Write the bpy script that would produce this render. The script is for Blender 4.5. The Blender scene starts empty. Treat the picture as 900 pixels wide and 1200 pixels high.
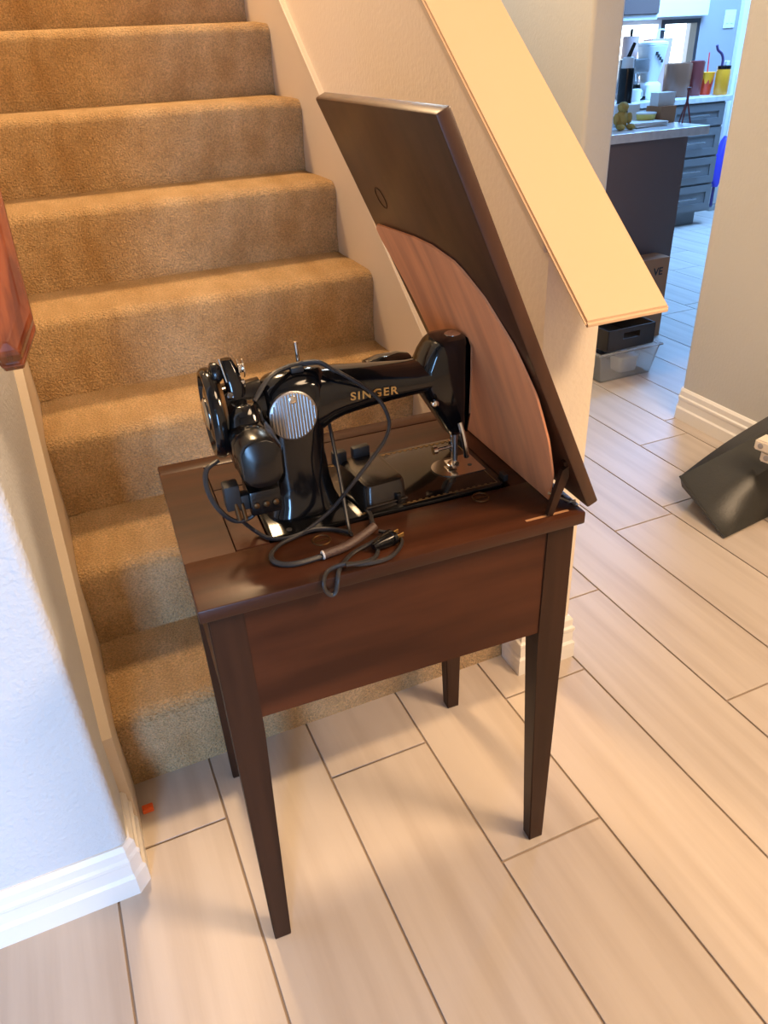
import bpy, bmesh, math, random
from mathutils import Vector, Matrix
random.seed(4)
scene = bpy.context.scene
COL = scene.collection

# ---------------------------------------------------------------- camera
CAM = (0.1101, -1.2195, 1.3186); AZ, EL, RO, FPX = 0.3865, -0.5515, -0.0514, 889.6
fw = Vector((math.sin(AZ)*math.cos(EL), math.cos(AZ)*math.cos(EL), math.sin(EL)))
rt = Vector((math.cos(AZ), -math.sin(AZ), 0.0)); up = rt.cross(fw)
r2 = math.cos(RO)*rt + math.sin(RO)*up; u2 = -math.sin(RO)*rt + math.cos(RO)*up
cd = bpy.data.cameras.new('camera'); cam = bpy.data.objects.new('camera', cd); COL.objects.link(cam)
cd.sensor_fit = 'VERTICAL'; cd.sensor_height = 36.0; cd.sensor_width = 27.0
cd.lens = FPX*36.0/1200.0; cd.clip_start = 0.02
cam.matrix_world = Matrix(((r2.x,u2.x,-fw.x,CAM[0]),(r2.y,u2.y,-fw.y,CAM[1]),(r2.z,u2.z,-fw.z,CAM[2]),(0,0,0,1)))
scene.camera = cam

# ---------------------------------------------------------------- world, lights, exposure
world = bpy.data.worlds.new('world'); scene.world = world; world.use_nodes = True
bg = world.node_tree.nodes['Background']; bg.inputs[0].default_value = (0.55,0.75,1.0,1); bg.inputs[1].default_value = 0.6
scene.view_settings.view_transform = 'Standard'; scene.view_settings.look = 'None'
scene.view_settings.exposure = 0.0; scene.view_settings.gamma = 1.0; scene.view_settings.use_curve_mapping = False

def area(name, loc, target, sx, sy, power, color, shape='RECTANGLE', spread=180):
    l = bpy.data.lights.new(name, 'AREA'); l.shape = shape; l.size = sx
    if shape in ('RECTANGLE','ELLIPSE'): l.size_y = sy
    l.energy = power; l.color = color; l.spread = math.radians(spread)
    o = bpy.data.objects.new(name, l); COL.objects.link(o); o.location = loc
    o.rotation_euler = (Vector(target)-Vector(loc)).to_track_quat('-Z','Y').to_euler()
    return o
WARM = (1.0, 0.70, 0.43); AMBER = (1.0, 0.67, 0.36); COOL = (0.27, 0.55, 1.0); SKY = (0.20, 0.47, 1.0)
area('foyer_lamp', (1.2,-1.4,3.3), (0.7,-0.3,0.2), 0.9, 0.9, 42, WARM, 'DISK')
area('living_lamp', (1.85,-1.6,2.35), (0.4,-0.1,0.5), 0.5, 0.5, 53, WARM, 'DISK')
area('stair_lamp', (0.28,2.0,3.7), (0.4,1.2,0), 0.5, 0.5, 100, AMBER, 'DISK')
area('hall_wall_fill', (1.6,2.3,2.9), (1.7,2.3,0), 0.3, 0.3, 20, (0.80,0.95,1.0), 'DISK')  # added cool fill for the hall wall, no fixture stands here
area('entry_daylight', (-1.02,-4.2,1.15), (-0.3,-0.2,0.5), 0.9, 1.8, 250, COOL)
area('kitchen_slider_light', (6.85,3.3,1.15), (4.0,3.0,0.3), 1.5, 2.1, 10, SKY)
area('kitchen_floor_fill', (4.75,3.0,2.66), (4.75,3.0,0), 1.3, 1.3, 235, SKY)  # added overhead fill to brighten the kitchen floor; the ceiling has no opening
area('kitchen_window_light', (4.65,4.42,1.2), (4.65,2.0,1.0), 1.2, 0.55, 10, (0.75,0.9,1.0))

# ---------------------------------------------------------------- materials
MATS = {}
def nodes(name):
    m = bpy.data.materials.new(name); m.use_nodes = True; MATS[name] = m
    nt = m.node_tree; b = nt.nodes['Principled BSDF']
    return m, nt, b
def setp(b, **kw):
    for k, v in kw.items():
        if k in b.inputs: b.inputs[k].default_value = v
def rgba(c): return (c[0], c[1], c[2], 1.0)
def srgb(r, g, b):
    f = lambda v: (v/255/12.92) if v/255 <= .04045 else ((v/255+.055)/1.055)**2.4
    return (f(r), f(g), f(b))
def M(name, col, rough=0.5, metal=0.0, coat=0.0, var=None, bump=None, spec=0.5, objrand=0.0, extra=None):
    """var = (scale xyz, detail, second colour, low, high); bump = (scale, strength, distance)"""
    m, nt, b = nodes(name)
    setp(b, Roughness=rough, Metallic=metal)
    b.inputs['Base Color'].default_value = rgba(col)
    if coat: setp(b, **{'Coat Weight': coat, 'Coat Roughness': 0.12})
    setp(b, **{'Specular IOR Level': spec})
    tc = nt.nodes.new('ShaderNodeTexCoord')
    last = None
    if var:
        sc, det, col2, lo, hi = var
        mp = nt.nodes.new('ShaderNodeMapping'); mp.inputs['Scale'].default_value = sc
        nt.links.new(tc.outputs['Object'], mp.inputs['Vector'])
        nz = nt.nodes.new('ShaderNodeTexNoise'); nz.inputs['Scale'].default_value = 1.0; nz.inputs['Detail'].default_value = det
        if objrand:
            oi = nt.nodes.new('ShaderNodeObjectInfo'); ad = nt.nodes.new('ShaderNodeVectorMath'); ad.operation = 'ADD'
            cm = nt.nodes.new('ShaderNodeCombineXYZ'); mu = nt.nodes.new('ShaderNodeMath'); mu.operation = 'MULTIPLY'; mu.inputs[1].default_value = 57.0
            nt.links.new(oi.outputs['Random'], mu.inputs[0])
            for i in range(3): nt.links.new(mu.outputs[0], cm.inputs[i])
            nt.links.new(mp.outputs[0], ad.inputs[0]); nt.links.new(cm.outputs[0], ad.inputs[1]); nt.links.new(ad.outputs[0], nz.inputs['Vector'])
        else:
            nt.links.new(mp.outputs[0], nz.inputs['Vector'])
        rp = nt.nodes.new('ShaderNodeMapRange'); rp.inputs[1].default_value = lo; rp.inputs[2].default_value = hi
        nt.links.new(nz.outputs['Fac'], rp.inputs[0])
        mx = nt.nodes.new('ShaderNodeMix'); mx.data_type = 'RGBA'
        mx.inputs[6].default_value = rgba(col); mx.inputs[7].default_value = rgba(col2)
        nt.links.new(rp.outputs[0], mx.inputs[0]); last = mx.outputs[2]
        if objrand:
            hs = nt.nodes.new('ShaderNodeHueSaturation'); mr = nt.nodes.new('ShaderNodeMapRange')
            mr.inputs[3].default_value = 1-objrand; mr.inputs[4].default_value = 1+objrand
            nt.links.new(oi.outputs['Random'], mr.inputs[0]); nt.links.new(mr.outputs[0], hs.inputs['Value'])
            nt.links.new(last, hs.inputs['Color']); last = hs.outputs[0]
        nt.links.new(last, b.inputs['Base Color'])
    if bump:
        s, st, di = bump
        nb = nt.nodes.new('ShaderNodeTexNoise'); nb.inputs['Detail'].default_value = 3.0
        if isinstance(s, (tuple, list)):
            mb = nt.nodes.new('ShaderNodeMapping'); mb.inputs['Scale'].default_value = s
            nt.links.new(tc.outputs['Object'], mb.inputs['Vector']); nt.links.new(mb.outputs[0], nb.inputs['Vector']); nb.inputs['Scale'].default_value = 1.0
        else:
            nb.inputs['Scale'].default_value = s; nt.links.new(tc.outputs['Object'], nb.inputs['Vector'])
        bp = nt.nodes.new('ShaderNodeBump'); bp.inputs['Strength'].default_value = st; bp.inputs['Distance'].default_value = di
        nt.links.new(nb.outputs['Fac'], bp.inputs['Height']); nt.links.new(bp.outputs[0], b.inputs['Normal'])
    if extra: extra(m, nt, b)
    return m

M('tile', (0.56,0.475,0.40), 0.44, var=((26,1.6,4),6,(0.47,0.385,0.315),0.40,0.72), bump=((60,4,8),0.12,0.002), objrand=0.05)
M('grout', (0.34,0.255,0.19), 0.8)
M('wall_paint', (0.535,0.515,0.48), 0.75, bump=(90,0.35,0.004))
M('cap_paint', (0.60,0.41,0.26), 0.5)
M('stair_paint', (0.82,0.70,0.55), 0.7, bump=(90,0.3,0.004))
M('white_wall', (0.60,0.615,0.63), 0.75, bump=(110,0.55,0.005))
M('trim_paint', (0.68,0.57,0.44), 0.5)
M('white_trim', (0.84,0.80,0.74), 0.38)
M('ceiling_paint', (0.75,0.72,0.68), 0.85)
M('carpet', (0.76,0.50,0.25), 1.0, spec=0.1, var=((11,5,7),5,(0.57,0.33,0.13),0.34,0.66), bump=(230,1.0,0.02))
def pile(m):
    nt = m.node_tree; b = nt.nodes['Principled BSDF']; src = b.inputs['Base Color'].links[0].from_socket
    tc = nt.nodes.new('ShaderNodeTexCoord'); nz = nt.nodes.new('ShaderNodeTexNoise'); nz.inputs['Scale'].default_value = 210; nz.inputs['Detail'].default_value = 2.5; nz.inputs['Roughness'].default_value = 0.7
    nt.links.new(tc.outputs['Object'], nz.inputs['Vector'])
    mr = nt.nodes.new('ShaderNodeMapRange'); mr.inputs[1].default_value = 0.32; mr.inputs[2].default_value = 0.68; mr.inputs[3].default_value = 0.66; mr.inputs[4].default_value = 1.22
    nt.links.new(nz.outputs['Fac'], mr.inputs[0])
    hs = nt.nodes.new('ShaderNodeHueSaturation'); nt.links.new(src, hs.inputs['Color']); nt.links.new(mr.outputs[0], hs.inputs['Value']); nt.links.new(hs.outputs[0], b.inputs['Base Color'])
pile(MATS['carpet'])
MATS['carpet'].node_tree.nodes['Principled BSDF'].inputs['Sheen Weight'].default_value = 0.35
MATS['carpet'].node_tree.nodes['Principled BSDF'].inputs['Sheen Tint'].default_value = (1,0.8,0.55,1)
M('table_wood', (0.060,0.0185,0.0075), 0.36, spec=0.24, coat=0.05, var=((3,34,34),6,(0.028,0.0095,0.0045),0.35,0.72), bump=((8,160,160),0.06,0.001))
M('apron_wood', (0.088,0.026,0.0095), 0.42, spec=0.2, var=((2.2,9,15),6,(0.040,0.0115,0.0045),0.36,0.66))
M('leg_wood', (0.045,0.018,0.009), 0.42, spec=0.2, coat=0.0, var=((40,40,3),5,(0.024,0.0095,0.005),0.35,0.72))
M('lid_wood', (0.068,0.026,0.012), 0.38, spec=0.35, coat=0.08, var=((34,34,3),5,(0.040,0.015,0.007),0.35,0.72))
M('raw_wood', (0.40,0.20,0.09), 0.8)
M('fibreboard', (0.86,0.36,0.16), 0.7, var=((6,30,4),5,(0.60,0.24,0.11),0.35,0.75), bump=(60,0.1,0.002))
M('rail_wood', (0.25,0.058,0.017), 0.18, coat=0.5, var=((70,9,9),5,(0.11,0.022,0.008),0.40,0.64))
M('black_enamel', (0.0035,0.0035,0.004), 0.10, coat=0.15, spec=0.42)
M('black_plastic', (0.005,0.0045,0.0045), 0.22, spec=0.4)
M('black_matte', (0.016,0.015,0.015), 0.55)
M('bakelite', (0.014,0.010,0.0075), 0.24, coat=0.15)
M('chrome', (0.62,0.60,0.58), 0.16, metal=1.0)
M('chrome_ribbed', (0.40,0.385,0.38), 0.36, metal=1.0)
M('steel_dull', (0.42,0.40,0.38), 0.36, metal=1.0)
M('gold', (0.62,0.33,0.085), 0.42, metal=0.4)
M('gold_worn', (0.20,0.115,0.035), 0.45, metal=0.5)
M('brass_dark', (0.10,0.05,0.018), 0.45, metal=0.8)
M('brass', (0.42,0.25,0.08), 0.35, metal=0.9)
M('cord', (0.022,0.020,0.020), 0.42)
M('cord_brown', (0.075,0.042,0.03), 0.55, bump=(260,0.4,0.003))
M('leatherette', (0.026,0.026,0.023), 0.40, bump=(140,0.25,0.002))
M('cream_metal', (0.74,0.66,0.55), 0.35)
M('island_paint', (0.15,0.10,0.085), 0.55)
M('cabinet_paint', (0.17,0.16,0.155), 0.45)
M('counter_stone', (0.66,0.63,0.60), 0.25, var=((30,30,30),4,(0.55,0.52,0.50),0.4,0.7))
M('kitchen_wall', (0.38,0.36,0.37), 0.7)
M('dark_frame', (0.035,0.033,0.035), 0.4)
M('white_plastic', (0.78,0.77,0.75), 0.35)
M('paper', (0.78,0.77,0.74), 0.8)
M('cardboard', (0.42,0.20,0.095), 0.8, bump=(40,0.1,0.002))
M('red_wood', (0.18,0.035,0.02), 0.5)
M('crate_black', (0.022,0.018,0.016), 0.5)
M('grey_steel', (0.36,0.35,0.34), 0.25, metal=0.8)
M('brown_ceramic', (0.20,0.085,0.045), 0.28)
M('burgundy', (0.19,0.04,0.035), 0.3)
M('cup_yellow', (0.95,0.42,0.02), 0.35)
M('cup_red', (0.72,0.06,0.02), 0.35)
M('bottle_yellow', (0.80,0.32,0.015), 0.35)
M('straw_red', (0.75,0.03,0.05), 0.4)
M('purple', (0.055,0.03,0.12), 0.4)
M('broom_blue', (0.06,0.05,0.50), 0.45)
M('pink_paper', (0.62,0.42,0.37), 0.8)
M('plush', (0.40,0.29,0.08), 0.95, bump=(120,0.6,0.006))
M('orange_plastic', (0.85,0.14,0.03), 0.4)
M('yellow_dish', (0.80,0.66,0.16), 0.4)
M('blind', (0.85,0.85,0.84), 0.7)
def glassy(m, nt, b): setp(b, **{'Transmission Weight': 1.0, 'IOR': 1.3})
M('clear_plastic', (0.88,0.90,0.90), 0.14, extra=lambda m, nt, b: setp(b, **{'Transmission Weight': 0.85, 'IOR': 1.12}))
M('window_glass', (0.95,0.98,1.0), 0.02, extra=lambda m, nt, b: setp(b, **{'Transmission Weight': 1.0, 'IOR': 1.02}))

# ---------------------------------------------------------------- helpers
def link(name, me, mat, parent=None, smooth=False, off=(0,0,0)):
    if any(off): me.transform(Matrix.Translation(-Vector(off)))
    o = bpy.data.objects.new(name, me); COL.objects.link(o)
    if mat is not None and not me.materials: me.materials.append(MATS[mat])
    if smooth:
        for p in me.polygons: p.use_smooth = True
    if parent is not None: o.parent = parent
    return o
def obj(name, bm, mat, parent=None, smooth=False, off=(0,0,0)):
    bmesh.ops.recalc_face_normals(bm, faces=bm.faces)
    me = bpy.data.meshes.new(name); bm.to_mesh(me); bm.free()
    if smooth: me.set_sharp_from_angle(angle=math.radians(38))
    return link(name, me, mat, parent, smooth, off)
def tag(o, label=None, cat=None, group=None, kind=None):
    if label: o['label'] = label
    if cat: o['category'] = cat
    if group: o['group'] = group
    if kind: o['kind'] = kind
    return o
def thing(name, label, cat, loc=(0,0,0), rz=0.0, group=None):
    o = bpy.data.objects.new(name, None); COL.objects.link(o); o.empty_display_size = 0.05
    o.location = loc; o.rotation_euler = (0,0,rz)
    return tag(o, label, cat, group)
def struct(o): o['kind'] = 'structure'; return o

def box(bm, x0, x1, y0, y1, z0, z1, bev=0.0, seg=2):
    r = bmesh.ops.create_cube(bm, size=1.0, matrix=Matrix.Translation(((x0+x1)/2,(y0+y1)/2,(z0+z1)/2)) @ Matrix.Diagonal((x1-x0,y1-y0,z1-z0,1)))
    vs = r['verts']
    if bev > 0:
        es = list({e for v in vs for e in v.link_edges})
        bmesh.ops.bevel(bm, geom=es, offset=bev, segments=seg, affect='EDGES', profile=0.5)
    return bm
def B(*a, **k): return box(bmesh.new(), *a, **k)
def prism(bm, pts, axis, a, b, bev=0.0):
    """pts: 2-D outline; axis 0: (y,z) along x; 1: (x,z) along y; 2: (x,y) along z"""
    def P(p, t): return {0:(t,p[0],p[1]), 1:(p[0],t,p[1]), 2:(p[0],p[1],t)}[axis]
    v0 = [bm.verts.new(P(p,a)) for p in pts]; v1 = [bm.verts.new(P(p,b)) for p in pts]; n = len(pts)
    fs = [bm.faces.new(v0), bm.faces.new(v1[::-1])]
    for i in range(n): fs.append(bm.faces.new((v0[i], v0[(i+1)%n], v1[(i+1)%n], v1[i])))
    if bev:
        bmesh.ops.bevel(bm, geom=list({e for f in fs[:2] for e in f.edges}), offset=bev, segments=2, affect='EDGES', profile=0.5)
    return bm
def loft(bm, rings, cap=True):
    vr = [[bm.verts.new(p) for p in r] for r in rings]; n = len(rings[0])
    for a, b in zip(vr, vr[1:]):
        for i in range(n): bm.faces.new((a[i], a[(i+1)%n], b[(i+1)%n], b[i]))
    if cap: bm.faces.new(vr[0]); bm.faces.new(vr[-1][::-1])
    return bm
def sup(c, ax, bx, a, b, e=2.6, n=28):
    """superellipse ring round c, axis vectors ax / bx, half sizes a / b"""
    c = Vector(c); ax = Vector(ax); bx = Vector(bx); out = []
    for i in range(n):
        t = 2*math.pi*i/n; ct, st = math.cos(t), math.sin(t)
        out.append(c + ax*(a*math.copysign(abs(ct)**(2/e), ct)) + bx*(b*math.copysign(abs(st)**(2/e), st)))
    return out
X, Y, Z = (1,0,0), (0,1,0), (0,0,1)
def frame(d):
    d = Vector(d).normalized(); t = Vector(Z) if abs(d.z) < 0.9 else Vector(X)
    a = d.cross(t).normalized(); return a, d.cross(a).normalized()
def cyl(bm, p, q, r, r1=None, n=20, cap=True):
    p, q = Vector(p), Vector(q); a, b = frame(q-p); r1 = r if r1 is None else r1
    return loft(bm, [sup(p,a,b,r,r,2,n), sup(q,a,b,r1,r1,2,n)], cap)
def lathe(bm, c, axis, prof, n=28):
    """prof: (distance along axis, radius)"""
    c = Vector(c); ax = Vector(axis).normalized(); a, b = frame(ax)
    return loft(bm, [sup(c+ax*t, a, b, max(r,1e-4), max(r,1e-4), 2, n) for t, r in prof])
def smooth_path(pts, k=6):
    P = [Vector(p) for p in pts]; P = [2*P[0]-P[1]] + P + [2*P[-1]-P[-2]]; out = []
    for i in range(1, len(P)-2):
        for j in range(k):
            t = j/k; a, b, c, d = P[i-1], P[i], P[i+1], P[i+2]
            out.append(0.5*((2*b)+(c-a)*t+(2*a-5*b+4*c-d)*t*t+(3*b-a-3*c+d)*t**3))
    out.append(P[-2]); return out
def tube(bm, pts, r, n=8, k=6, flat=1.0):
    P = smooth_path(pts, k) if k > 1 else [Vector(p) for p in pts]
    rings = []; a = None
    for i, p in enumerate(P):
        d = (P[min(i+1,len(P)-1)]-P[max(i-1,0)])
        if d.length < 1e-9: continue
        d.normalize()
        if a is None: a, _ = frame(d)
        a = (a - d*a.dot(d)).normalized(); b = d.cross(a)
        rings.append(sup(p, a, b, r*flat, r, 2, n))
    return loft(bm, rings)
def torus(bm, c, axis, R, r, n=24, m=8):
    c = Vector(c); ax = Vector(axis).normalized(); a, b = frame(ax); vr = []
    for i in range(n):
        t = 2*math.pi*i/n; rad = a*math.cos(t)+b*math.sin(t)
        vr.append([bm.verts.new(c+rad*(R+r*math.cos(s))+ax*(r*math.sin(s))) for s in [2*math.pi*j/m for j in range(m)]])
    for i in range(n):
        for j in range(m): bm.faces.new((vr[i][j], vr[(i+1)%n][j], vr[(i+1)%n][(j+1)%m], vr[i][(j+1)%m]))
    return bm
def text(name, s, mat, parent, mw, size, depth=0.0006, thick=0.0, align='CENTER', space=1.0):
    cu = bpy.data.curves.new(name, 'FONT'); cu.body = s; cu.size = size; cu.extrude = depth; cu.offset = thick; cu.space_character = space
    cu.align_x = align; cu.align_y = 'CENTER'
    t = bpy.data.objects.new(name, cu); COL.objects.link(t)
    me = bpy.data.meshes.new_from_object(t.evaluated_get(bpy.context.evaluated_depsgraph_get()))
    bpy.data.objects.remove(t); me.transform(mw)
    return link(name, me, mat, parent)

# ================================================================ SETTING
R_, D_, W_ = 0.1995, 0.248, 0.9203          # riser, run, stair width
SL = R_/D_
# ---- floor with planks
floor = struct(obj('floor', B(-2.7,7.1,-4.5,4.35,-0.06,-0.004), 'grout'))
PW, PL, PX0, GAP = 0.2247, 1.2, -0.2881, 0.0045
JY = {1:-0.1667, 2:-0.93, 3:-0.1676, 4:-0.4876, 5:-0.1321, 6:0.1097, 7:-0.3601, 8:0.3264}
me_pl = bpy.data.meshes.new('plank'); bmp = B(GAP/2,PW-GAP/2,GAP/2,PL-GAP/2,-0.004,0.0,bev=0.0008,seg=1); bmp.to_mesh(me_pl); bmp.free(); me_pl.materials.append(MATS['tile'])
far = bmesh.new()
for n in range(-11, 33):
    x = PX0 + n*PW
    j0 = JY.get(n, random.uniform(0, PL))
    y = j0 - 5*PL
    while y < 4.4:
        if y + PL > -4.5:
            y0, y1 = max(y,-4.5), min(y+PL,4.35)
            cxm, cym = x+PW/2 - CAM[0], (y0+y1)/2 - CAM[1]
            vis = y1 > -0.95 and n >= -3 and x < 6.2 and not (x < 0.85 and y0 > 0.02) and not (x+PW < -0.02 and y0 > -0.3) and not (x > 2.3 and y1 < 0.6) and not (n < 9 and y0 > 3.2)
            if vis and y1-y0 > PL-0.01:
                o = bpy.data.objects.new('plank', me_pl); COL.objects.link(o); o.parent = floor; o.location = (x,y,0)
            elif y1-y0 > 0.02:
                if vis:
                    obj('plank', B(x+GAP/2,x+PW-GAP/2,y0+GAP/2,y1-GAP/2,-0.004,0,bev=0.0008,seg=1), 'tile', floor)
                else: box(far, x+GAP/2,x+PW-GAP/2,y0+GAP/2,y1-GAP/2,-0.004,0)
        y += PL
tag(obj('plank_field', far, 'tile', floor), kind='stuff')

# ---- walls
def rwall(name, pts, z0, z1, mat, bulls=()):
    """plan outline extruded up; bulls = indices of outline corners that are rounded"""
    bm = prism(bmesh.new(), pts, 2, z0, z1)
    es = [e for e in bm.edges if abs(e.verts[0].co.z-e.verts[1].co.z) > 0.1 and any((e.verts[0].co.xy-Vector(pts[i])).length < 1e-5 for i in bulls)]
    if es: bmesh.ops.bevel(bm, geom=es, offset=0.018, segments=6, affect='EDGES', profile=0.5)
    return struct(obj(name, bm, mat, smooth=True))
CEIL = 4.6
rwall('wall_left', [(-2.6,-0.24),(-0.018,-0.24),(-0.018,3.9),(-2.6,3.9)], 0, CEIL, 'white_wall', (1,))
rwall('wall_right', [(2.255,0.89),(2.255,-4.4),(2.40,-4.4),(2.40,0.89)], 0, CEIL, 'wall_paint', (0,3))
rwall('wall_hall', [(2.141,1.5),(2.286,1.5),(2.286,4.2),(2.141,4.2)], 0, CEIL, 'wall_paint', (0,1))
rwall('wall_upper', [(2.141,4.2),(2.286,4.2),(2.286,4.34),(-0.1,4.34),(-0.1,3.9),(-0.018,3.9),(-0.018,4.2)], 0, CEIL, 'wall_paint')
rwall('wall_entry_side', [(-2.6,-2.6),(-2.74,-2.6),(-2.74,3.9),(-2.6,3.9)], 0, CEIL, 'wall_paint')
struct(obj('wall_header', B(2.255,2.40,0.89,1.5,2.5,CEIL), 'wall_paint'))
# unseen front wall; doorway placed so its jamb keeps daylight off the half wall
bm = bmesh.new()
box(bm,-2.74,-1.75,-2.74,-2.6,0,CEIL); box(bm,-0.5,2.4,-2.74,-2.6,0,CEIL); box(bm,-1.75,-0.5,-2.74,-2.6,2.3,CEIL)
struct(obj('wall_front_blocker', bm, 'wall_paint'))
struct(obj('ceiling', B(-2.74,2.45,-2.74,4.34,CEIL,CEIL+0.1), 'ceiling_paint'))
# kitchen shell
bm = bmesh.new()
KWX0, KWX1, KWZ0, KWZ1 = 4.05, 5.17, 0.98, 1.385
box(bm,2.286,KWX0,4.2,4.35,0,2.7); box(bm,KWX1,7.05,4.2,4.35,0,2.7); box(bm,KWX0,KWX1,4.2,4.35,0,KWZ0); box(bm,KWX0,KWX1,4.2,4.35,KWZ1,2.7)
struct(obj('wall_kitchen', bm, 'kitchen_wall'))
bm = bmesh.new()
box(bm,6.9,7.04,-1.0,2.5,0,2.7); box(bm,6.9,7.04,4.1,4.2,0,2.7); box(bm,6.9,7.04,2.5,4.1,2.25,2.7)
struct(obj('wall_kitchen_side', bm, 'kitchen_wall'))
struct(obj('wall_kitchen_near', B(2.4,7.04,-1.14,-1.0,0,2.7), 'kitchen_wall'))
struct(obj('ceiling', B(2.286,7.05,-1.1,4.35,2.7,2.8), 'ceiling_paint'))

# ---- baseboards: stepped profile (depth outwards, height)
BBP = [(0,0),(0.017,0),(0.017,0.045),(0.012,0.052),(0.012,0.080),(0.0145,0.085),(0.0145,0.092),(0.010,0.097),(0.010,0.116),(0.004,0.125),(0,0.125)]
def baseboard(name, path, mat='white_trim'):
    """path: plan polyline along the wall face, the room on its right-hand side when walking"""
    bm = bmesh.new(); P = [Vector(p) for p in path]; rings = []
    for i, p in enumerate(P):
        d0 = (P[i]-P[i-1]).normalized() if i else (P[1]-P[0]).normalized()
        d1 = (P[i+1]-P[i]).normalized() if i < len(P)-1 else d0
        n0, n1 = Vector((d0.y,-d0.x)), Vector((d1.y,-d1.x)); m = (n0+n1).normalized(); m /= max(0.3, m.dot(n0))
        rings.append([(p.x+m.x*a, p.y+m.y*a, h) for a, h in BBP])
    return struct(obj(name, loft(bm, rings), mat))
baseboard('baseboard_left', [(-2.55,-0.24),(-0.030,-0.24),(-0.018,-0.228),(-0.018,-0.122)])
baseboard('baseboard_right', [(2.40,0.877),(2.387,0.89),(2.268,0.89),(2.255,0.877),(2.255,-4.3)])
baseboard('baseboard_stair', [(0.9203,-0.002),(0.9203,-0.065),(1.045,-0.065),(1.045,3.8)])
baseboard('baseboard_hall', [(2.141,4.1),(2.141,1.5),(2.286,1.5),(2.286,1.75)])

# ---- stair half wall with sloped cap
WX0, WX1, WY = W_, 1.045, -0.065
top = lambda y: 1.080 + SL*y
hw = struct(obj('wall_stair', prism(bmesh.new(), [(WY,0),(WY,top(WY)),(4.1,top(4.1)),(4.1,0)], 0, WX0, WX1), 'stair_paint'))
bm = prism(bmesh.new(), [(-0.222,0.9014),(-0.222,0.9134),(4.1,1.092+SL*4.1),(4.1,1.080+SL*4.1)], 0, 0.893, 1.067)
bmesh.ops.bevel(bm, geom=list(bm.edges), offset=0.004, segments=2, affect='EDGES')
cap = struct(obj('trim_1', bm, 'cap_paint'))
for xa, xb in ((WX0-0.012,WX0),(WX1,WX1+0.012)):
    obj('moulding', prism(bmesh.new(), [(WY,top(WY)-0.034),(WY,top(WY)-0.0002),(4.1,top(4.1)-0.0002),(4.1,top(4.1)-0.034)], 0, xa, xb, bev=0.003), 'trim_paint', cap)

# ---- skirt boards beside the steps
skt = lambda y: 0.365 + SL*y
for i, (xa, xb, ye) in enumerate(((-0.018,0.0,-0.122),(W_-0.012,W_,0.0))):
    bm = prism(bmesh.new(), [(ye,0),(ye,skt(ye)),(3.8,skt(3.8)),(3.8,skt(3.8)-0.5),(0.45,0)], 0, xa, xb)
    o = struct(obj('trim_%d' % (i+2), bm, 'trim_paint'))
    if i: obj('bead', prism(bmesh.new(), [(ye,skt(ye)-0.016),(ye,skt(ye)+0.004),(3.8,skt(3.8)+0.004),(3.8,skt(3.8)-0.016)], 0, xa-0.006, xa, bev=0.002), 'trim_paint', o)

# ---- staircase
st = thing('staircase', 'carpeted tan staircase rising between the white wall and the half wall', 'staircase', (W_/2,0,0))
def step_profile():
    p = [(0.0,0.0)]
    p += [(-0.004,0.05),(-0.012,0.11),(-0.018,0.145)]
    cx_, cz_, r = 0.014, R_-0.034, 0.034
    for a in range(180, 89, -15):
        t = math.radians(a); p.append((cx_+r*math.cos(t), cz_+r*math.sin(t)))
    p += [(0.12,R_+0.002),(D_-0.03,R_+0.001),(D_+0.03,R_),(D_+0.03,0.0)]
    return p
bm = bmesh.new(); prof = step_profile(); NX = 24
xs = [-W_/2+0.0005 + (W_-0.013)*i/NX for i in range(NX+1)]
rings = []
for i, x in enumerate(xs):
    sq = 0.008*max(0, 1-(min(x-xs[0], xs[-1]-x)/0.02))      # carpet edge tucks in at both ends
    rings.append([(x, y + (sq if 0 < j < 12 else 0), z - (sq*0.7 if 4 < j < 13 else 0)) for j, (y, z) in enumerate(prof)])
loft(bm, rings); bmesh.ops.recalc_face_normals(bm, faces=bm.faces)
me_step = bpy.data.meshes.new('step'); bm.to_mesh(me_step); bm.free(); me_step.materials.append(MATS['carpet'])
me_step.set_sharp_from_angle(angle=math.radians(50))
for p in me_step.polygons: p.use_smooth = True
for k in range(13):
    o = bpy.data.objects.new('step', me_step); COL.objects.link(o); o.parent = st; o.location = (0,k*D_,k*R_)

# ---- handrail on the left wall
hr = thing('handrail', 'glossy red-brown wooden handrail on the left wall above the stairs', 'handrail', (0.03,-0.1,1.0))
dirv = Vector((0,1,SL)).normalized(); nrm = Vector((0,-SL,1)).normalized(); c0 = Vector((0.029,-0.128,0.985))
def rail_ring(n, ins):
    w = 0.041-ins; ch = 0.026; cs = 0.055
    pl = [(-w,3.5),(-w,cs+ins),(-w+ch,ins),(w-ch,ins),(w,cs+ins),(w,3.5)]
    return [c0 + Vector((x,0,0)) + dirv*t + nrm*n for x, t in pl]
bm = loft(bmesh.new(), [rail_ring(n, i) for n, i in ((-0.040,0.010),(-0.034,0.003),(-0.022,0.0015),(-0.0205,0.006),(-0.017,0.007),(-0.012,0.002),(0.006,0.0),(0.012,0.002),(0.020,0.012))])
bmesh.ops.bevel(bm, geom=list(bm.edges), offset=0.0015, segments=1, affect='EDGES')
obj('rail', bm, 'rail_wood', hr, off=hr.location)
bm = bmesh.new(); P0 = c0 + dirv*0.6
tube(bm, [(-0.018,P0.y,P0.z-0.075),(0.012,P0.y,P0.z-0.07),(0.03,P0.y,P0.z-0.03)], 0.008)
obj('bracket', bm, 'brass', hr, True, off=hr.location)

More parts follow.
